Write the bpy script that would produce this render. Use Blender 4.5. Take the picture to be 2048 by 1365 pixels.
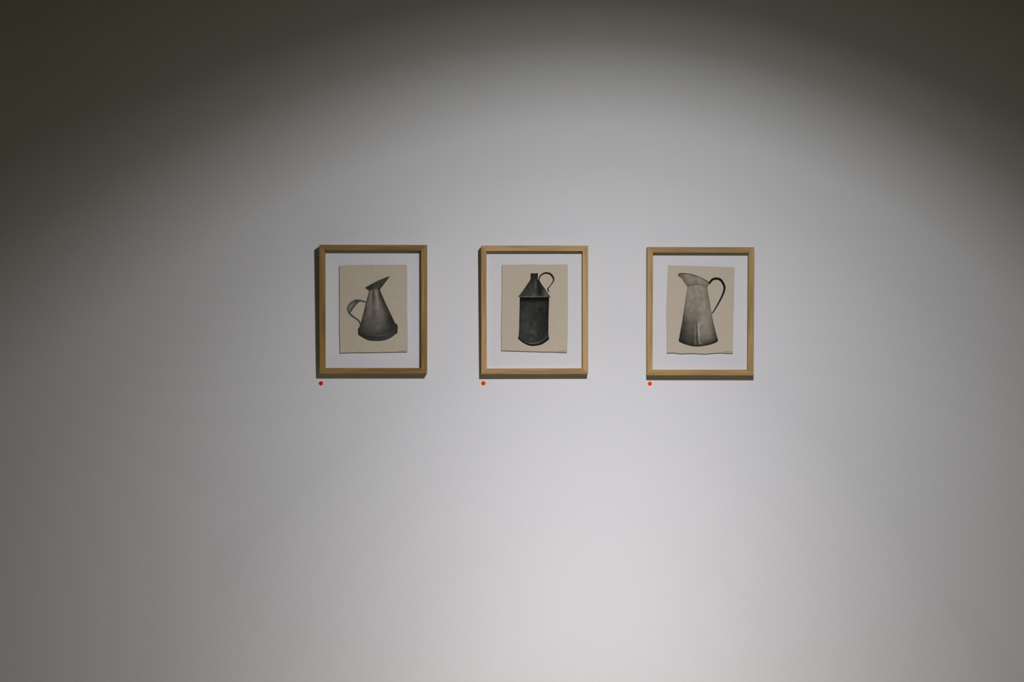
import bpy, bmesh, math, random
import numpy as np

random.seed(7)
scene = bpy.context.scene
for o in list(bpy.data.objects):
    bpy.data.objects.remove(o, do_unlink=True)
COL = scene.collection

# ------------------------------------------------------------------ camera
EYE = 1.50                                   # lens height above the floor
cam_data = bpy.data.cameras.new('camera')
cam_data.sensor_fit = 'HORIZONTAL'
cam_data.sensor_width = 36.0
cam_data.lens = 50.0
cam = bpy.data.objects.new('camera', cam_data)
cam.location = (0.0, -4.2667, EYE)
cam.rotation_euler = (math.radians(90), 0, -0.01814)
COL.objects.link(cam)
scene.camera = cam

# ------------------------------------------------------------------ exposure / world
vs = scene.view_settings
vs.view_transform = 'Standard'
vs.look = 'None'
vs.gamma = 1.0
vs.use_curve_mapping = False
vs.exposure = 0.0
world = bpy.data.worlds.new('world')
scene.world = world
world.use_nodes = True
world.node_tree.nodes['Background'].inputs[0].default_value = (0, 0, 0, 1)
world.node_tree.nodes['Background'].inputs[1].default_value = 0.0


def look_rot(loc, target):
    from mathutils import Vector
    d = Vector(target) - Vector(loc)
    return d.to_track_quat('-Z', 'Y').to_euler()


def profile_lamp(name, loc, target, power, stops, radius, color_stops, oval=1.0):
    """A lamp with a measured-style angular profile: stops = [(degrees, intensity)];
    the colour drifts a little with the angle, as with real LED optics."""
    ld = bpy.data.lights.new(name, 'POINT')
    ld.energy = power
    ld.shadow_soft_size = radius
    ld.use_nodes = True
    nt = ld.node_tree
    N, L = nt.nodes, nt.links
    em = N['Emission']
    tc = N.new('ShaderNodeTexCoord')
    sx = N.new('ShaderNodeSeparateXYZ')
    sc = N.new('ShaderNodeVectorMath'); sc.operation = 'MULTIPLY'; sc.inputs[1].default_value = (oval, 1, 1)
    nm = N.new('ShaderNodeVectorMath'); nm.operation = 'NORMALIZE'
    L.new(tc.outputs['Normal'], sc.inputs[0])
    L.new(sc.outputs[0], nm.inputs[0])
    L.new(nm.outputs[0], sx.inputs[0])
    neg = N.new('ShaderNodeMath'); neg.operation = 'MULTIPLY'; neg.inputs[1].default_value = LAMP_SIGN
    L.new(sx.outputs['Z'], neg.inputs[0])
    ac = N.new('ShaderNodeMath'); ac.operation = 'ARCCOSINE'
    L.new(neg.outputs[0], ac.inputs[0])
    dv = N.new('ShaderNodeMath'); dv.operation = 'DIVIDE'; dv.inputs[1].default_value = math.radians(90)
    L.new(ac.outputs[0], dv.inputs[0])
    rp = N.new('ShaderNodeValToRGB')
    rp.color_ramp.interpolation = 'LINEAR'
    els = rp.color_ramp.elements
    while len(els) > 1:
        els.remove(els[-1])
    cs = color_stops
    for i, (a, v) in enumerate(stops):
        e = els[0] if i == 0 else els.new(a / 90.0)
        e.position = a / 90.0
        c = [float(np.interp(a, [q[0] for q in cs], [q[1][k] for q in cs])) for k in range(3)]
        e.color = (c[0] * v, c[1] * v, c[2] * v, 1)
    L.new(dv.outputs[0], rp.inputs[0])
    L.new(rp.outputs[0], em.inputs['Color'])
    em.inputs['Strength'].default_value = 1.0
    o = bpy.data.objects.new(name, ld)
    o.location = loc
    o.rotation_euler = look_rot(loc, target)
    COL.objects.link(o)
    return o


LAMP_SIGN = -1.0
# the one lamp of the place: the gallery spot whose beam and frame shadows the photograph shows,
# above and in front of the wall, outside the picture
profile_lamp('gallery_spot_offscreen', (0.445, -1.83, EYE + 0.91), (0.287, 0.0, EYE - 1.80), 322.0,
             [(0, 1.0), (6, .90), (12, .78), (18, .60), (24, .455), (30, .342), (36, .277), (40, .236), (44, .194),
              (48, .162), (52, .100), (56, .040), (60, .011), (68, .0)], 0.012,
             [(0, (1.025, 1.0, 1.065)), (28, (1.01, 1.0, 1.08)), (40, (1.005, 1.0, 1.06)), (48, (1.005, 1.0, 1.06)), (54, (1.0, 1.005, 1.0)), (66, (1.0, 1.0, .96))], 1.15)
# ------------------------------------------------------------------ helpers
def tag(o, label=None, cat=None, group=None, kind=None):
    if label: o['label'] = label
    if cat: o['category'] = cat
    if group: o['group'] = group
    if kind: o['kind'] = kind
    return o


def obj(name, me, mat=None, parent=None):
    o = bpy.data.objects.new(name, me)
    COL.objects.link(o)
    if mat: me.materials.append(mat)
    if parent: o.parent = parent
    return o


def mesh_from(name, verts, faces, smooth=False):
    me = bpy.data.meshes.new(name)
    me.from_pydata([tuple(map(float, v)) for v in verts], [], faces)
    me.update()
    if smooth:
        for p in me.polygons: p.use_smooth = True
    return me


def bm_mesh(name, bm):
    me = bpy.data.meshes.new(name)
    bmesh.ops.recalc_face_normals(bm, faces=bm.faces)
    bm.to_mesh(me); bm.free()
    return me


def box_mesh(name, x0, x1, y0, y1, z0, z1, bev=0.0):
    bm = bmesh.new()
    vs_ = [bm.verts.new((x, y, z)) for z in (z0, z1) for y in (y0, y1) for x in (x0, x1)]
    for f in ((0, 1, 3, 2), (4, 6, 7, 5), (0, 4, 5, 1), (2, 3, 7, 6), (0, 2, 6, 4), (1, 5, 7, 3)):
        bm.faces.new([vs_[i] for i in f])
    if bev:
        bmesh.ops.bevel(bm, geom=list(bm.edges), offset=bev, segments=2, affect='EDGES')
    return bm_mesh(name, bm)


def new_mat(name, rough=0.8, spec=0.3):
    m = bpy.data.materials.new(name)
    m.use_nodes = True
    b = m.node_tree.nodes['Principled BSDF']
    b.inputs['Roughness'].default_value = rough
    b.inputs['Specular IOR Level'].default_value = spec
    return m, m.node_tree.nodes, m.node_tree.links, b


def noisy_mat(name, c0, c1, scale=(60, 60, 60), rough=0.85, spec=0.2, detail=3.0, bump=0.0, lo=.3, hi=.7):
    m, N, L, b = new_mat(name, rough, spec)
    tc = N.new('ShaderNodeTexCoord')
    mp = N.new('ShaderNodeMapping'); mp.inputs['Scale'].default_value = scale
    L.new(tc.outputs['Object'], mp.inputs[0])
    nz = N.new('ShaderNodeTexNoise'); nz.inputs['Scale'].default_value = 1.0; nz.inputs['Detail'].default_value = detail
    L.new(mp.outputs[0], nz.inputs['Vector'])
    rp = N.new('ShaderNodeValToRGB')
    rp.color_ramp.elements[0].position = lo; rp.color_ramp.elements[0].color = (*c0, 1)
    rp.color_ramp.elements[1].position = hi; rp.color_ramp.elements[1].color = (*c1, 1)
    L.new(nz.outputs['Fac'], rp.inputs[0])
    L.new(rp.outputs[0], b.inputs['Base Color'])
    if bump:
        bp = N.new('ShaderNodeBump'); bp.inputs['Strength'].default_value = bump; bp.inputs['Distance'].default_value = 0.0006
        L.new(nz.outputs['Fac'], bp.inputs['Height'])
        L.new(bp.outputs[0], b.inputs['Normal'])
    return m


def wood_mat(name, dark, light, axis, seed):
    """straight-grained oak, the grain along the rail"""
    m, N, L, b = new_mat(name, 0.55, 0.35)
    tc = N.new('ShaderNodeTexCoord')
    mp = N.new('ShaderNodeMapping')
    mp.inputs['Scale'].default_value = (9, 260, 260) if axis == 'x' else (260, 260, 9)
    mp.inputs['Location'].default_value = (seed, seed * 1.7, seed * .6)
    L.new(tc.outputs['Object'], mp.inputs[0])
    nz = N.new('ShaderNodeTexNoise'); nz.inputs['Scale'].default_value = 1.0
    nz.inputs['Detail'].default_value = 4.0; nz.inputs['Roughness'].default_value = .6
    L.new(mp.outputs[0], nz.inputs['Vector'])
    mp2 = N.new('ShaderNodeMapping')
    mp2.inputs['Scale'].default_value = (3, 40, 40) if axis == 'x' else (40, 40, 3)
    mp2.inputs['Location'].default_value = (seed, seed, seed)
    L.new(tc.outputs['Object'], mp2.inputs[0])
    nb = N.new('ShaderNodeTexNoise'); nb.inputs['Scale'].default_value = 1.0; nb.inputs['Detail'].default_value = 2.0
    L.new(mp2.outputs[0], nb.inputs['Vector'])
    ad = N.new('ShaderNodeMath'); ad.operation = 'ADD'
    L.new(nz.outputs['Fac'], ad.inputs[0]); L.new(nb.outputs['Fac'], ad.inputs[1])
    hf = N.new('ShaderNodeMath'); hf.operation = 'MULTIPLY'; hf.inputs[1].default_value = .5
    L.new(ad.outputs[0], hf.inputs[0])
    rp = N.new('ShaderNodeValToRGB')
    rp.color_ramp.elements[0].position = .39; rp.color_ramp.elements[0].color = (*dark, 1)
    rp.color_ramp.elements[1].position = .61; rp.color_ramp.elements[1].color = (*light, 1)
    L.new(hf.outputs[0], rp.inputs[0])
    L.new(rp.outputs[0], b.inputs['Base Color'])
    bp = N.new('ShaderNodeBump'); bp.inputs['Strength'].default_value = .15; bp.inputs['Distance'].default_value = .0004
    L.new(nz.outputs['Fac'], bp.inputs['Height']); L.new(bp.outputs[0], b.inputs['Normal'])
    return m


def ink_mat():
    """wash and graphite printed on paper: per-vertex tone of the drawing, mottled by the paper grain"""
    m, N, L, b = new_mat('ink_wash', 0.95, 0.0)
    at = N.new('ShaderNodeAttribute'); at.attribute_name = 'tone'
    tc = N.new('ShaderNodeTexCoord')
    nz = N.new('ShaderNodeTexNoise'); nz.inputs['Scale'].default_value = 700; nz.inputs['Detail'].default_value = 4; nz.inputs['Roughness'].default_value = .7
    L.new(tc.outputs['Object'], nz.inputs['Vector'])
    mr = N.new('ShaderNodeMapRange'); mr.inputs['From Min'].default_value = .25; mr.inputs['From Max'].default_value = .75
    mr.inputs['To Min'].default_value = .84; mr.inputs['To Max'].default_value = 1.16
    L.new(nz.outputs['Fac'], mr.inputs['Value'])
    nb = N.new('ShaderNodeTexNoise'); nb.inputs['Scale'].default_value = 70; nb.inputs['Detail'].default_value = 3
    L.new(tc.outputs['Object'], nb.inputs['Vector'])
    mb = N.new('ShaderNodeMapRange'); mb.inputs['From Min'].default_value = .3; mb.inputs['From Max'].default_value = .7
    mb.inputs['To Min'].default_value = .80; mb.inputs['To Max'].default_value = 1.20
    L.new(nb.outputs['Fac'], mb.inputs['Value'])
    mu = N.new('ShaderNodeMath'); mu.operation = 'MULTIPLY'
    L.new(mr.outputs[0], mu.inputs[0]); L.new(mb.outputs[0], mu.inputs[1])
    mx = N.new('ShaderNodeVectorMath'); mx.operation = 'SCALE'
    L.new(at.outputs['Color'], mx.inputs[0]); L.new(mu.outputs[0], mx.inputs['Scale'])
    L.new(mx.outputs[0], b.inputs['Base Color'])
    return m


def glass_mat():
    """picture glass: clear, with the faint Schlick reflection of a real pane"""
    m = bpy.data.materials.new('picture_glass')
    m.use_nodes = True
    N, L = m.node_tree.nodes, m.node_tree.links
    for n in list(N):
        if n.type == 'BSDF_PRINCIPLED': N.remove(n)
    out = [n for n in N if n.type == 'OUTPUT_MATERIAL'][0]
    tr = N.new('ShaderNodeBsdfTransparent'); tr.inputs[0].default_value = (.992, .992, .992, 1)
    gl = N.new('ShaderNodeBsdfGlossy'); gl.inputs['Roughness'].default_value = 0.0
    lw = N.new('ShaderNodeLayerWeight'); lw.inputs['Blend'].default_value = .5
    pw = N.new('ShaderNodeMath'); pw.operation = 'POWER'; pw.inputs[1].default_value = 5
    L.new(lw.outputs['Facing'], pw.inputs[0])
    ma = N.new('ShaderNodeMath'); ma.operation = 'MULTIPLY_ADD'; ma.inputs[1].default_value = .96; ma.inputs[2].default_value = .04
    L.new(pw.outputs[0], ma.inputs[0])
    mx = N.new('ShaderNodeMixShader')
    L.new(ma.outputs[0], mx.inputs[0]); L.new(tr.outputs[0], mx.inputs[1]); L.new(gl.outputs[0], mx.inputs[2])
    L.new(mx.outputs[0], out.inputs['Surface'])
    return m


# ------------------------------------------------------------------ the room
M_WALL = noisy_mat('white_wall_paint', (.745, .745, .745), (.815, .815, .815), (420, 420, 420), .92, .1, 2.0, .25)
M_PLAIN = noisy_mat('cream_room_paint', (.64, .64, .53), (.68, .68, .57), (30, 30, 30), .92, .1)
M_FLOOR = noisy_mat('pale_oak_floor', (.44, .40, .25), (.54, .49, .32), (4, 4, 4), .6, .3, 6.0)
M_DARK = noisy_mat('dark_paint', (.035, .033, .03), (.05, .047, .042), (20, 20, 20), .6, .3)
X0, X1, Y0, Y1, H = -4.2, 4.4, -9.0, 0.0, 3.5


def struct(name, mesh, mat):
    return tag(obj(name, mesh, mat), kind='structure')


struct('wall_back', box_mesh('wall_back', X0 - .15, X1 + .15, Y1, Y1 + .15, -.15, H), M_WALL)
struct('wall_left', box_mesh('wall_left', X0 - .15, X0, Y0, Y1, 0, H), M_PLAIN)
struct('wall_right', box_mesh('wall_right', X1, X1 + .15, Y0, Y1, 0, H), M_PLAIN)
struct('wall_front', box_mesh('wall_front', X0 - .15, X1 + .15, Y0 - .15, Y0, -.15, H), M_PLAIN)
struct('floor', box_mesh('floor', X0 - .15, X1 + .15, Y0, Y1, -.15, 0), M_FLOOR)
struct('ceiling', box_mesh('ceiling', X0 - .15, X1 + .15, Y0 - .15, Y1 + .15, H, H + .15), M_PLAIN)

# dark moulding added on the opposite wall to reflect faint lines in the glass
def moulding(name, x0, x1, z0, z1, w):
    bm = bmesh.new()
    o = [(x0, z0), (x1, z0), (x1, z1), (x0, z1)]
    i = [(x0 + w, z0 + w), (x1 - w, z0 + w), (x1 - w, z1 - w), (x0 + w, z1 - w)]
    ring = [[bm.verts.new((x, y, z)) for x, z in q] for q, y in ((o, Y0), (o, Y0 + .03), (i, Y0 + .03), (i, Y0))]
    for a in range(3):
        for k in range(4):
            j = (k + 1) % 4
            bm.faces.new((ring[a][k], ring[a][j], ring[a + 1][j], ring[a + 1][k]))
    struct(name, bm_mesh(name, bm), M_DARK)


moulding('added_reflection_trim', -1.10, -0.20, 1.40, 2.40, .05)

# ------------------------------------------------------------------ drawing outlines, millimetres from each frame's centre
ART1 = {
 'paper': [(-101.1,130.7),(-84.2,131.6),(-67.9,132.2),(-21.2,132.8),(25.4,133.1),(72.1,133.0),(99.5,133.0),(99.9,124.9),(100.7,78.2),(100.7,31.4),(100.2,2.4),(101.7,-56.0),(102.4,-123.9),(100.5,-126.7),(71.8,-126.8),(48.4,-127.2),(19.2,-127.7),(-10.0,-128.6),(-39.2,-128.4),(-56.8,-128.7),(-80.1,-129.4),(-100.0,-130.4),(-100.4,-102.9),(-101.6,-56.1),(-101.1,-9.4),(-101.0,31.3),(-101.0,78.0)],
 'spout_l': [(-25.8,64.3),(-19.6,59.9),(-13.2,55.6)],
 'spout_r': [(48.7,99.4),(40.5,87.4),(28.8,72.3),(19.1,59.2)],
 'spout_t': [(-25.8,64.3),(-12.0,72.4),(2.0,80.2),(19.5,88.4),(35.9,95.0),(48.7,99.4)],
 'spout_b': [(-13.2,55.6),(-2.7,58.7),(7.8,60.1),(19.1,59.2)],
 'body_l': [(-13.2,55.9),(-17.3,39.5),(-21.4,25.5),(-24.7,13.8),(-29.1,-5.8),(-34.4,-24.5),(-38.5,-42.1),(-40.3,-47.9),(-46.1,-58.5),(-45.0,-66.6)],
 'body_r': [(19.1,59.4),(23.0,47.7),(36.9,16.2),(47.4,-5.8),(60.2,-32.7),(63.7,-40.9),(69.0,-43.8),(72.5,-50.2),(71.9,-56.1),(70.9,-60.7)],
 'body_t': [(-13.2,55.9),(-2.7,58.9),(7.8,60.3),(19.1,59.4)],
 'body_b': [(-45.0,-66.6),(-35.6,-71.3),(-25.1,-75.8),(-12.3,-79.0),(1.7,-80.2),(19.3,-79.0),(36.8,-74.8),(57.8,-67.8),(70.9,-60.7)],
 'band_l': [(-47.5,-57.5),(-46.7,-66.6),(-45.9,-76.2)],
 'band_r': [(71.5,-54.3),(71.5,-61.9),(70.9,-70.3)],
 'band_t': [(-47.5,-57.5),(-40.3,-65.5),(-26.3,-73.1),(-12.3,-77.2),(1.7,-78.6),(19.3,-77.4),(36.8,-72.7),(57.8,-64.8),(71.5,-54.3)],
 'band_b': [(-45.9,-76.2),(-31.0,-85.4),(-15.8,-92.6),(1.7,-94.7),(19.2,-94.5),(36.8,-91.2),(52.0,-84.1),(70.9,-70.3)],
 'handle_o': [(-21.4,22.2),(-30.8,26.6),(-40.1,28.7),(-51.8,29.2),(-62.3,24.9),(-70.5,19.0),(-76.9,10.3),(-79.2,2.1),(-78.1,-6.1),(-75.8,-10.0),(-70.5,-17.0),(-62.4,-24.0),(-53.1,-29.8),(-46.1,-35.7),(-42.0,-42.1),(-40.7,-49.1)],
 'handle_i': [(-22.0,18.2),(-30.8,21.4),(-38.9,23.4),(-44.8,20.8),(-49.5,16.1),(-55.3,9.1),(-60.0,3.3),(-64.7,-3.8),(-68.2,-9.0),(-69.1,-11.1),(-64.7,-15.4),(-56.5,-22.2),(-48.4,-28.1),(-42.6,-33.3),(-38.8,-39.7),(-37.7,-46.8)],
}
ART2 = {
 'paper': [(-96.9,134.9),(-59.5,135.5),(-12.6,136.1),(22.5,135.5),(46.0,135.3),(69.4,136.2),(99.9,135.9),(100.1,68.0),(100.4,-2.2),(100.0,-19.6),(99.8,-54.7),(98.8,-101.7),(97.2,-127.7),(57.5,-125.4),(28.1,-125.2),(-1.2,-124.2),(-59.8,-122.4),(-99.7,-121.2),(-98.9,-89.5),(-99.6,-66.1),(-98.6,-40.3),(-98.3,-7.5),(-97.6,33.2),(-96.8,80.0),(-97.0,109.2)],
 'neck_l': [(-11.8,109.6),(-11.8,99.8),(-12.3,89.2)],
 'neck_r': [(10.4,109.6),(9.8,99.8),(9.1,89.2)],
 'neck_t': [(-11.8,109.6),(-0.9,109.2),(10.4,109.6)],
 'neck_b': [(-12.3,89.2),(-1.5,89.7),(9.1,89.2)],
 'cone_l': [(-12.0,91.0),(-22.1,76.2),(-33.8,59.4),(-43.2,46.2),(-46.7,42.5),(-50.2,40.2)],
 'cone_r': [(9.4,91.0),(15.4,86.9),(20.1,78.4),(34.2,58.8),(41.2,48.2),(44.1,43.5),(48.2,40.2)],
 'cone_t': [(-12.0,91.0),(-1.0,91.0),(9.4,91.0)],
 'cone_b': [(-50.2,40.2),(-1.0,39.4),(48.2,40.2)],
 'brim_l': [(-50.2,40.4),(-47.9,39.0),(-45.0,37.6)],
 'brim_r': [(48.2,40.5),(45.9,38.8),(44.1,37.4)],
 'brim_t': [(-50.2,40.4),(-45.5,41.1),(-1.0,40.8),(43.5,41.0),(48.2,40.5)],
 'brim_b': [(-45.0,37.6),(-1.0,37.0),(44.1,37.4)],
 'body_l': [(-44.1,38.0),(-44.6,9.7),(-45.4,-14.6),(-45.9,-42.8),(-46.6,-66.2),(-48.1,-77.9),(-49.7,-84.9),(-48.5,-87.7)],
 'body_r': [(43.8,37.9),(42.8,9.6),(42.1,-7.8),(41.6,-42.9),(41.3,-71.0),(42.0,-78.1),(43.2,-83.9),(43.2,-88.6)],
 'body_t': [(-44.1,38.0),(-1.0,37.5),(43.8,37.9)],
 'body_b': [(-48.5,-87.7),(-36.4,-97.3),(-24.6,-103.7),(-12.9,-107.5),(-1.2,-107.9),(10.6,-106.2),(22.3,-103.0),(34.0,-95.7),(43.2,-88.6)],
 'handle_c': [(15.4,79.9),(12.9,86.9),(13.7,93.9),(17.8,101.5),(26.0,108.2),(35.4,110.2),(45.4,108.1),(52.4,102.0),(56.7,93.8),(56.5,86.2),(51.2,78.1),(45.3,69.9),(40.3,63.4),(40.3,59.3),(43.5,53.4)],
 'handle_w': [7.06, 4.0, 3.53, 4.0, 4.7, 5.41, 5.64, 6.11, 4.94, 3.76, 2.82, 2.59, 3.53, 4.0, 3.06],
}
ART3 = {
 'paper': [(-96.2,137.7),(-73.2,137.4),(-26.2,136.0),(20.9,134.9),(56.2,133.4),(103.8,132.6),(103.1,96.2),(102.5,61.0),(102.3,14.1),(101.4,8.4),(100.6,-50.3),(100.1,-125.3),(81.2,-125.5),(63.5,-124.2),(39.9,-125.4),(16.4,-127.7),(-7.2,-126.3),(-24.9,-125.9),(-56.7,-126.9),(-77.9,-124.3),(-98.8,-124.8),(-99.4,-50.6),(-100.8,-9.5),(-100.3,13.7),(-99.0,60.6),(-97.5,101.7)],
 'spout_l': [(-66.6,109.9),(-61.3,103.5),(-54.2,98.0),(-47.1,86.5),(-37.4,73.4)],
 'spout_r': [(27.7,86.7),(26.6,79.6),(22.1,73.8)],
 'spout_t': [(-66.6,109.9),(-61.4,113.0),(-49.6,113.9),(-35.5,112.8),(-20.2,109.9),(-2.5,103.5),(11.6,97.0),(21.1,91.3),(27.7,86.7)],
 'spout_b': [(-37.4,73.4),(-30.6,77.2),(-20.0,79.2),(-8.3,79.8),(3.5,79.2),(15.3,76.9),(22.1,73.8)],
 'rim_c': [(-59.6,101.7),(-64.9,108.5),(-60.8,112.0),(-49.6,113.2),(-35.5,112.1),(-20.2,109.1),(-2.5,102.7),(11.6,96.1),(21.1,90.5),(27.9,85.5)],
 'rim_w': [0.59, 2.12, 2.59, 2.12, 1.88, 1.88, 1.76, 1.65, 1.76, 2.35],
 'body_l': [(-37.2,73.4),(-38.8,63.1),(-42.2,42.0),(-45.4,19.9),(-49.0,-3.6),(-53.0,-32.9),(-58.2,-59.9),(-61.6,-79.9),(-63.5,-86.7),(-61.6,-91.4)],
 'body_r': [(21.7,74.0),(22.7,60.9),(26.0,45.6),(29.7,28.0),(31.5,13.0),(36.0,-10.5),(40.6,-32.8),(46.6,-56.2),(51.4,-73.9),(55.0,-84.4),(54.8,-90.1)],
 'body_t': [(-37.2,73.4),(-30.6,77.6),(-20.0,79.8),(-8.3,80.4),(3.5,79.8),(15.3,77.5),(21.7,74.0)],
 'body_b': [(-61.6,-91.4),(-48.6,-97.5),(-30.9,-102.8),(-16.7,-105.4),(-1.4,-105.4),(16.2,-103.3),(33.9,-99.2),(45.7,-95.0),(54.8,-90.1)],
 'handle_c': [(26.6,82.2),(31.7,89.0),(37.0,95.1),(44.6,97.7),(52.8,97.7),(61.1,94.7),(68.2,86.2),(73.0,75.0),(73.6,68.0),(71.7,58.6),(67.2,46.9),(60.3,32.8),(53.3,19.9),(44.5,4.8),(36.3,-7.2)],
 'handle_w': [6.35, 6.59, 6.82, 7.53, 7.29, 7.29, 6.82, 6.59, 6.11, 5.64, 5.17, 4.94, 4.47, 4.0, 3.29],
}


# ------------------------------------------------------------------ drawing helpers
def resample(pts, n, smooth=False):
    P = np.array(pts, float)
    if smooth:
        Q = np.vstack([2 * P[0] - P[1], P, 2 * P[-1] - P[-2]])
        out = []
        for i in range(1, len(Q) - 2):
            for t in np.linspace(0, 1, 10, endpoint=False):
                a, b_, c, d = Q[i - 1], Q[i], Q[i + 1], Q[i + 2]
                out.append(.5 * ((2 * b_) + (c - a) * t + (2 * a - 5 * b_ + 4 * c - d) * t * t + (3 * b_ - a - 3 * c + d) * t ** 3))
        out.append(P[-1]); P = np.array(out)
    s = np.concatenate([[0], np.cumsum(np.linalg.norm(np.diff(P, axis=0), axis=1))])
    s /= s[-1]
    u = np.linspace(0, 1, n)
    return np.stack([np.interp(u, s, P[:, 0]), np.interp(u, s, P[:, 1])], 1)


def coons(top, bottom, left, right, nu, nv):
    T, B = resample(top, nu, len(top) > 3), resample(bottom, nu, len(bottom) > 3)
    Lf, R = resample(left, nv), resample(right, nv)
    u = np.linspace(0, 1, nu)[None, :, None]; v = np.linspace(0, 1, nv)[:, None, None]
    S = (1 - v) * T[None] + v * B[None] + (1 - u) * Lf[:, None] + u * R[:, None]
    S -= (1 - u) * (1 - v) * T[0] + u * (1 - v) * T[-1] + (1 - u) * v * B[0] + u * v * B[-1]
    return S                                            # nv x nu x 2


def strip(a, b, nu, nv):
    A, B = resample(a, nv, True), resample(b, nv, True)
    u = np.linspace(0, 1, nu)[None, :, None]
    return (1 - u) * A[:, None] + u * B[:, None]


def ribbon(c, w, nu, nv):
    C = resample(c, nv, True)
    P = np.array(c, float)
    s = np.concatenate([[0], np.cumsum(np.linalg.norm(np.diff(P, axis=0), axis=1))]); s /= s[-1]
    W = np.interp(np.linspace(0, 1, nv), s, w)
    t = np.gradient(C, axis=0); t /= np.linalg.norm(t, axis=1)[:, None]
    n = np.stack([-t[:, 1], t[:, 0]], 1)
    u = np.linspace(-.5, .5, nu)[None, :, None]
    return C[:, None] + u * (n * W[:, None])[:, None]


def table(us, vs_, rows):
    rows = np.array(rows, float)

    def f(u, v):
        # piecewise interpolation, first along u inside every row, then along v
        R = np.stack([np.interp(u[0], us, r) for r in rows], 0)
        vv = v[:, 0]
        out = np.stack([np.interp(vv, vs_, R[:, j]) for j in range(R.shape[1])], 1)
        return out
    return f


def gauss(u, v, u0, su, v0, v1, sv):
    """soft streak: gaussian across u, flat between v0 and v1 with soft ends"""
    dv = np.maximum(0, np.maximum(v0 - v, v - v1))
    return np.exp(-((u - u0) / su) ** 2) * np.exp(-(dv / sv) ** 2)


def to_lin(s):
    s = np.clip(s, 0, 255) / 255.0
    return np.where(s < .04045, s / 12.92, ((s + .055) / 1.055) ** 2.4)


M_INK = ink_mat()


def drawn(name, S, tone, parent, y, light, tint=(1.05, 1.0, .91)):
    """one printed patch of the drawing; tone(u, v) is the printed grey"""
    nv, nu = S.shape[:2]
    u, v = np.meshgrid(np.linspace(0, 1, nu), np.linspace(0, 1, nv))
    g = tone(u, v) if callable(tone) else np.full((nv, nu), float(tone))
    verts = np.stack([S[..., 0].ravel() / 1000, np.full(nu * nv, y), S[..., 1].ravel() / 1000], 1)
    faces = []
    for j in range(nv - 1):
        for i in range(nu - 1):
            a = j * nu + i
            faces.append((a, a + nu, a + nu + 1, a + 1))
    me = mesh_from(name, verts, faces)
    if me.polygons[0].normal.y > 0:
        me.flip_normals()
    col = me.attributes.new('tone', 'FLOAT_COLOR', 'POINT')
    c = np.ones((nu * nv, 4))
    for k in range(3):
        c[:, k] = to_lin(g.ravel() * tint[k]) / light
    col.data.foreach_set('color', c.ravel().astype(np.float32))
    return obj(name, me, M_INK, parent)


# ------------------------------------------------------------------ frame builder
FW, FH, RAIL, DEPTH = 0.31883, 0.38318, 0.0163, 0.028
M_MAT = noisy_mat('white_mount_board', (.84, .84, .85), (.88, .88, .89), (300, 300, 300), .95, .1)
M_GLASS = glass_mat()
M_TEXT = noisy_mat('caption_ink', (.10, .09, .065), (.22, .20, .16), (900, 900, 900), .9, .1)


def rail_mesh(side):
    """one mitred moulding; local y = 0 is the front face, y = DEPTH the back"""
    a, b_, w = FW / 2, FH / 2, RAIL
    if side == 'top': q = [(-a, b_), (a, b_), (a - w, b_ - w), (-a + w, b_ - w)]
    if side == 'bottom': q = [(-a, -b_), (a, -b_), (a - w, -b_ + w), (-a + w, -b_ + w)]
    if side == 'left': q = [(-a, -b_), (-a, b_), (-a + w, b_ - w), (-a + w, -b_ + w)]
    if side == 'right': q = [(a, -b_), (a, b_), (a - w, b_ - w), (a - w, -b_ + w)]
    bm = bmesh.new()
    f = [bm.verts.new((x, 0, z)) for x, z in q]
    k = [bm.verts.new((x, DEPTH, z)) for x, z in q]
    bm.faces.new(f); bm.faces.new(k[::-1])
    for i in range(4):
        j = (i + 1) % 4
        bm.faces.new((f[i], k[i], k[j], f[j]))
    bmesh.ops.recalc_face_normals(bm, faces=bm.faces)
    bmesh.ops.bevel(bm, geom=list(bm.edges), offset=.00035, segments=2, affect='EDGES')
    return bm_mesh('frame_rail', bm)


def paper_mesh(outline, y, thick, seed):
    rnd = random.Random(seed)
    P = np.array(outline + outline[:1], float)
    pts = []
    for a, b_ in zip(P[:-1], P[1:]):
        n = max(1, int(np.linalg.norm(b_ - a) / 2.2))
        d = (b_ - a) / max(1e-6, np.linalg.norm(b_ - a))
        for i in range(n):
            q = a + (b_ - a) * i / n
            j = rnd.uniform(-.22, .22) if i else 0
            pts.append((q[0] - d[1] * j, q[1] + d[0] * j))
    bm = bmesh.new()
    f = [bm.verts.new((x / 1000, y, z / 1000)) for x, z in pts]
    k = [bm.verts.new((x / 1000, y + thick, z / 1000)) for x, z in pts]
    bm.faces.new(f); bm.faces.new(k[::-1])
    for i in range(len(pts)):
        j = (i + 1) % len(pts)
        bm.faces.new((f[i], k[i], k[j], f[j]))
    return bm_mesh('paper', bm)


PAPER_Y, BOARD_Y = 0.0163, 0.0217


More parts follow.
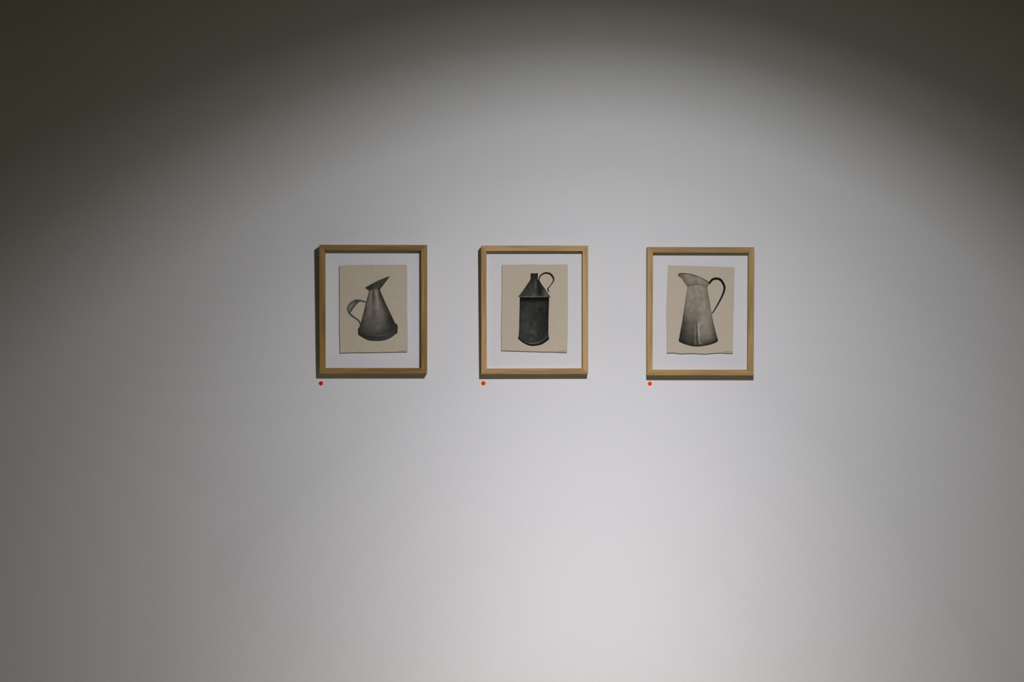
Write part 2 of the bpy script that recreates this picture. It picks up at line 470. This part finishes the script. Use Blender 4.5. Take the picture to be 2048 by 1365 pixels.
def framed(i, cx, cz, roll, art, wood, paper_cols, label):
    root = bpy.data.objects.new('framed_drawing', None)
    root.empty_display_size = .1
    COL.objects.link(root)
    root.location = (cx, -0.0329, EYE + cz)
    root.rotation_euler = (0.0265, -roll, 0)
    tag(root, label, 'framed picture', 'oak framed drawings in a row on the wall')
    mh, mv = wood_mat('oak_across', *wood, 'x', i * 3.1), wood_mat('oak_upright', *wood, 'z', i * 5.3 + 1)
    for s in ('top', 'bottom', 'left', 'right'):
        obj('frame_rail', rail_mesh(s), mh if s in ('top', 'bottom') else mv, root)
    a, b_ = FW / 2 - RAIL + .0006, FH / 2 - RAIL + .0006
    obj('mount_board', box_mesh('mount_board', -a, a, BOARD_Y, BOARD_Y + .002, -b_, b_), M_MAT, root)
    obj('backing_panel', box_mesh('backing_panel', -a, a, BOARD_Y + .002, BOARD_Y + .0034, -b_, b_), M_PLAIN, root)
    obj('glass_pane', box_mesh('glass_pane', -a, a, .0050, .0070, -b_, b_), M_GLASS, root)
    obj('spacer', box_mesh('spacer', -.075, .075, PAPER_Y + .0005, BOARD_Y + .0002, -.10, .10), M_MAT, root)
    pm = noisy_mat('drawing_paper', *paper_cols, (260, 260, 260), .95, .1, 4.0, .2)
    pap = obj('drawing_paper', paper_mesh(art['paper'], PAPER_Y, .0007, i), pm, root)
    return root, pap


YI = PAPER_Y - .00012          # printed layers lie on the paper face
DY = .00003


def caption(parent, x_right, z, seed):
    """the tiny illegible line of print in the lower right corner of the sheet"""
    rnd = random.Random(seed)
    bm = bmesh.new()
    x = x_right - 26.0
    while x < x_right:
        w = rnd.uniform(.8, 2.2); h = rnd.choice((1.1, 1.4, 1.7))
        q = [bm.verts.new((xx / 1000, YI - DY, zz / 1000)) for xx, zz in ((x, z), (x, z + h), (x + w, z + h), (x + w, z))]
        bm.faces.new(q)
        x += w + rnd.uniform(.3, .6)
    obj('caption', bm_mesh('caption', bm), M_TEXT, parent)


# ------------------------------------------------------------------ 1: conical can with open spout
A = ART1
L1 = .49
r1, p1 = framed(1, -.33597, .09409, -.00034, A, ((.20, .114, .029), (.40, .242, .066)), ((.635, .55, .415), (.715, .625, .48)),
                'darker brown oak frame with drawing of conical oil can with open pointed spout')
hb = table([0, .12, .3, .7, .88, 1], [0, .12, .22, .34, .52, .62, 1],
           [[62, 70, 74, 72, 62, 58], [52, 66, 70, 68, 58, 50], [32, 44, 66, 62, 44, 34], [34, 78, 104, 100, 66, 30],
            [30, 78, 106, 100, 54, 28], [48, 58, 62, 60, 52, 46], [52, 58, 60, 56, 50, 46]])
drawn('drawn_handle', strip(A['handle_o'], A['handle_i'], 13, 90), hb, p1, YI, L1, (.98, 1.0, .94))
bt0 = table([0, .08, .22, .38, .5, .6, .74, .88, 1], [0, .1, .28, .45, .62, .8, .92, 1],
           [[50, 66, 92, 70, 78, 104, 92, 62, 46], [54, 78, 100, 66, 84, 112, 92, 56, 44], [56, 80, 94, 78, 84, 106, 92, 60, 46],
            [56, 78, 88, 84, 86, 104, 84, 60, 48], [54, 72, 80, 78, 82, 88, 74, 56, 46], [52, 64, 72, 74, 76, 76, 66, 52, 44],
            [46, 56, 62, 66, 66, 62, 56, 48, 42], [42, 50, 56, 58, 56, 52, 50, 44, 40]])


def can_tone(u, v):
    g = bt0(u, v)
    g = g - 9 * gauss(u, v, .36, .06, .10, .17, .06) - 10 * gauss(u, v, .80, .06, .12, .20, .05)   # darker smears under the spout
    rn = np.random.RandomState(9)
    for _ in range(40):
        bu, bv, s_, a_ = rn.rand(), .05 + .8 * rn.rand(), rn.uniform(.03, .09), rn.uniform(-7, 8)
        g = g + a_ * np.exp(-((u - bu) / s_) ** 2 - ((v - bv) / s_) ** 2)
    return 74 + (g - 72) * 1.25


drawn('drawn_body', coons(A['body_t'], A['body_b'], A['body_l'], A['body_r'], 81, 121), can_tone, p1, YI - DY, L1)
st = table([0, .15, .4, .6, .85, 1], [0, .06, .4, .8, 1],
           [[50, 60, 66, 66, 62, 50], [44, 48, 54, 56, 56, 46], [42, 44, 52, 60, 58, 44], [44, 46, 56, 64, 52, 42], [48, 56, 66, 70, 56, 46]])
drawn('drawn_spout', coons(A['spout_t'], A['spout_b'], A['spout_l'], A['spout_r'], 61, 41), st, p1, YI - 2 * DY, L1, (1.0, 1.0, .9))
bd = table([0, .1, .25, .5, .75, .9, 1], [0, .1, .2, .55, .9, 1],
           [[44, 60, 74, 80, 76, 66, 46], [40, 50, 66, 72, 68, 60, 42], [36, 38, 42, 48, 52, 50, 38], [36, 40, 46, 54, 58, 52, 38],
            [34, 40, 48, 52, 54, 48, 36], [30, 34, 40, 42, 44, 40, 32]])
drawn('drawn_base_band', coons(A['band_t'], A['band_b'], A['band_l'], A['band_r'], 71, 25), bd, p1, YI - 3 * DY, L1, (.99, 1.0, .97))
caption(p1, 99.5, -125.2, 1)

# ------------------------------------------------------------------ 2: dark canister with ring handle
A = ART2
L2 = .72
r2, p2 = framed(2, .14452, .09263, .00203, A, ((.345, .205, .074), (.57, .365, .142)), ((.64, .55, .42), (.71, .62, .48)),
                'light oak frame with drawing of dark cylindrical canister with ring handle')
ha = table([0, .5, 1], [0, .2, .4, .55, .7, .85, 1], [[30, 36, 30], [40, 44, 30], [44, 34, 26], [30, 38, 40], [30, 62, 48], [30, 40, 30], [26, 30, 26]])
drawn('drawn_handle', ribbon(A['handle_c'], A['handle_w'], 9, 110), ha, p2, YI, L2, (1.0, 1.0, .85))


def can_body(u, v):
    g = table([0, .06, .25, .5, .7, .9, 1], [0, .04, .12, .35, .6, .85, 1],
              [[18, 18, 20, 20, 18, 16, 14], [20, 24, 28, 28, 26, 26, 18], [26, 44, 56, 50, 50, 46, 26], [36, 56, 58, 50, 46, 42, 32],
               [40, 58, 62, 58, 46, 44, 34], [42, 54, 58, 60, 48, 44, 34], [36, 46, 46, 46, 42, 38, 32]])(u, v)
    g = 44 + (g - 44) * 1.25
    rn = np.random.RandomState(4)                      # brushed, blotchy wash
    for _ in range(70):
        bu, bv, s_, a_ = rn.rand(), .08 + .82 * rn.rand(), rn.uniform(.02, .07), rn.uniform(-9, 11)
        g = g + a_ * np.exp(-((u - bu) / s_) ** 2 - ((v - bv) / (s_ * .6)) ** 2)
    vc = .945 - .05 * np.clip((u - .62) / .38, 0, 1)
    g += 52 * np.exp(-((v - vc) / .012) ** 2) * np.clip((u - .22) / .15, 0, 1) * np.where(u > .97, .4, 1)
    g += 26 * np.exp(-((v - .90) / .02) ** 2) * np.exp(-(u / .06) ** 2)
    return np.where(v > .965, 22 + 60 * np.clip(.975 - v, 0, .01) / .01 * .2, g)


drawn('drawn_body', coons(A['body_t'], A['body_b'], A['body_l'], A['body_r'], 71, 141), can_body, p2, YI - DY, L2, (.98, 1.0, .92))


def cone_tone(u, v):
    g = table([0, .2, .4, .5, .58, .68, .78, .9, 1], [0, .2, .45, .7, .9, 1],
              [[44, 46, 44, 52, 62, 70, 50, 40, 34], [50, 56, 50, 60, 74, 66, 40, 40, 36], [54, 60, 58, 66, 68, 42, 40, 52, 52],
               [58, 60, 62, 66, 62, 40, 42, 72, 66], [58, 60, 64, 76, 66, 46, 62, 84, 70], [56, 66, 74, 86, 74, 62, 72, 84, 70]])(u, v)
    return 56 + (g - 56) * 1.35


drawn('drawn_shoulder', coons(A['cone_t'], A['cone_b'], A['cone_l'], A['cone_r'], 61, 61), cone_tone, p2, YI - 2 * DY, L2, (1.0, 1.0, .88))
nk = table([0, .12, .4, .7, .9, 1], [0, .12, .2, .6, 1], [[20, 22, 24, 24, 22, 20], [28, 34, 38, 36, 30, 26], [24, 34, 44, 40, 30, 26], [28, 40, 50, 44, 34, 28], [36, 46, 48, 52, 48, 36]])
drawn('drawn_neck', coons(A['neck_t'], A['neck_b'], A['neck_l'], A['neck_r'], 31, 31), nk, p2, YI - 3 * DY, L2, (.98, 1.0, .94))
br = table([0, .1, .4, .6, .9, 1], [0, .3, .7, 1], [[66, 86, 90, 92, 88, 66], [74, 110, 112, 108, 104, 70], [60, 92, 100, 94, 84, 54], [30, 40, 44, 40, 36, 28]])
drawn('drawn_brim', coons(A['brim_t'], A['brim_b'], A['brim_l'], A['brim_r'], 61, 9), br, p2, YI - 4 * DY, L2)
caption(p2, 95.5, -124.2, 2)

# ------------------------------------------------------------------ 3: pale enamel jug with black handle
A = ART3
L3 = .64
r3, p3 = framed(3, .63996, .08859, -.00126, A, ((.315, .197, .07), (.51, .335, .13)), ((.645, .56, .43), (.71, .62, .485)),
                'light oak frame with drawing of pale enamel jug with black handle')
h3 = table([0, .5, 1], [0, .1, .6, .8, 1], [[30, 34, 26], [20, 24, 20], [20, 26, 20], [38, 44, 34], [62, 70, 58]])
drawn('drawn_handle', ribbon(A['handle_c'], A['handle_w'], 9, 110), h3, p3, YI, L3, (1.0, 1.0, .86))


def jug_body(u, v):
    g = table([0, .03, .1, .25, .42, .5, .6, .8, .95, 1], [0, .025, .06, .2, .42, .55, .68, .82, .93, .972, 1],
              [[70, 84, 96, 104, 106, 106, 106, 100, 88, 70], [84, 118, 128, 132, 134, 134, 132, 128, 112, 82],
               [84, 116, 126, 128, 130, 132, 130, 128, 112, 80], [74, 112, 128, 132, 126, 126, 128, 130, 114, 82],
               [56, 92, 114, 124, 118, 122, 130, 134, 120, 88], [46, 76, 92, 112, 104, 116, 130, 132, 116, 84],
               [40, 58, 70, 92, 84, 104, 128, 130, 100, 74], [34, 46, 58, 76, 76, 92, 120, 120, 84, 60],
               [32, 42, 52, 62, 66, 72, 90, 88, 66, 50], [30, 38, 44, 50, 54, 56, 62, 60, 50, 40], [22, 24, 26, 26, 26, 26, 28, 28, 26, 22]])(u, v)
    g += 34 * gauss(u, v, .425, .022, .68, .93, .05)
    g += 64 * gauss(u, v, .525 + .012 * (v - .7), .020, .66, .905, .04)
    g -= 18 * gauss(u, v, .475, .018, .68, .88, .05)
    g += 70 * gauss(u, v, .553, .022, .948, .955, .012)
    g -= 22 * gauss(u, v, .55, .05, .925, .93, .008)
    return g


drawn('drawn_body', coons(A['body_t'], A['body_b'], A['body_l'], A['body_r'], 101, 161), jug_body, p3, YI - DY, L3, (1.06, 1.0, .89))
s3 = table([0, .06, .2, .4, .55, .62, .8, .95, 1], [0, .15, .6, .85, 1],
           [[80, 100, 120, 126, 124, 126, 122, 108, 84], [84, 108, 126, 128, 126, 132, 126, 112, 86], [84, 114, 126, 126, 122, 136, 130, 114, 90],
            [80, 108, 116, 112, 116, 128, 120, 108, 84], [66, 88, 92, 88, 92, 98, 94, 86, 70]])
drawn('drawn_spout', coons(A['spout_t'], A['spout_b'], A['spout_l'], A['spout_r'], 71, 41), s3, p3, YI - 2 * DY, L3, (1.06, 1.0, .90))
drawn('drawn_rim', ribbon(A['rim_c'], A['rim_w'], 5, 90), 28, p3, YI - 3 * DY, L3, (1.0, 1.0, .88))
caption(p3, 98.0, -122.2, 3)

# ------------------------------------------------------------------ red dot stickers under the frames
def sticker(x, z, r, col, label, mark):
    m, N, L, b = new_mat('dot_paper', .8, .0)
    tc = N.new('ShaderNodeTexCoord')
    nz = N.new('ShaderNodeTexNoise'); nz.inputs['Scale'].default_value = 500
    L.new(tc.outputs['Object'], nz.inputs['Vector'])
    mx = N.new('ShaderNodeMix'); mx.data_type = 'RGBA'
    mx.inputs[6].default_value = (col[0] * .93, col[1], col[2], 1); mx.inputs[7].default_value = (*col, 1)
    L.new(nz.outputs['Fac'], mx.inputs[0]); L.new(mx.outputs[2], b.inputs['Base Color'])
    n = 40
    rings = [(1.0, .0001), (1.0, -.0003), (.93, -.00045), (.5, -.0005)]
    verts = [(r * k * math.cos(2 * math.pi * i / n), y, r * k * math.sin(2 * math.pi * i / n)) for k, y in rings for i in range(n)]
    faces = [(j * n + i, j * n + (i + 1) % n, (j + 1) * n + (i + 1) % n, (j + 1) * n + i) for j in range(3) for i in range(n)]
    faces.append(tuple(range(3 * n, 4 * n)))
    me = mesh_from('dot', verts, faces, True)
    if not mark:
        o = obj('dot_sticker', me, m)
        o.location = (x, 0, EYE + z)
        tag(o, label, 'sticker', 'round sale stickers below the frames')
    else:
        root = bpy.data.objects.new('dot_sticker', None)
        root.empty_display_size = .02
        COL.objects.link(root)
        root.location = (x, 0, EYE + z)
        tag(root, label, 'sticker', 'round sale stickers below the frames')
        obj('dot', me, m, root)
        q = []
        mxp, mzp, mr = mark
        for k, y in ((1.0, .0001), (1.0, -.0012), (.6, -.0018)):
            q += [(mxp + mr * k * math.cos(2 * math.pi * i / 16), y, mzp + mr * k * math.sin(2 * math.pi * i / 16)) for i in range(16)]
        fc = [(j * 16 + i, j * 16 + (i + 1) % 16, (j + 1) * 16 + (i + 1) % 16, (j + 1) * 16 + i) for j in range(2) for i in range(16)]
        fc.append(tuple(range(32, 48)))
        obj('pin_head', mesh_from('pin_head', q, fc, True), M_DARK, root)


sticker(-.49480, -.12691, .0061, (1.0, .006, .0), 'deep red dot sticker below the oil can drawing', (.0047, .0050, .0012))
sticker(-.00865, -.12702, .0062, (1.0, .045, .0), 'orange red dot sticker below the canister drawing', (-.0030, .0062, .0007))
sticker(.49186, -.12820, .0060, (1.0, .06, .0), 'orange red dot sticker below the enamel jug drawing', None)
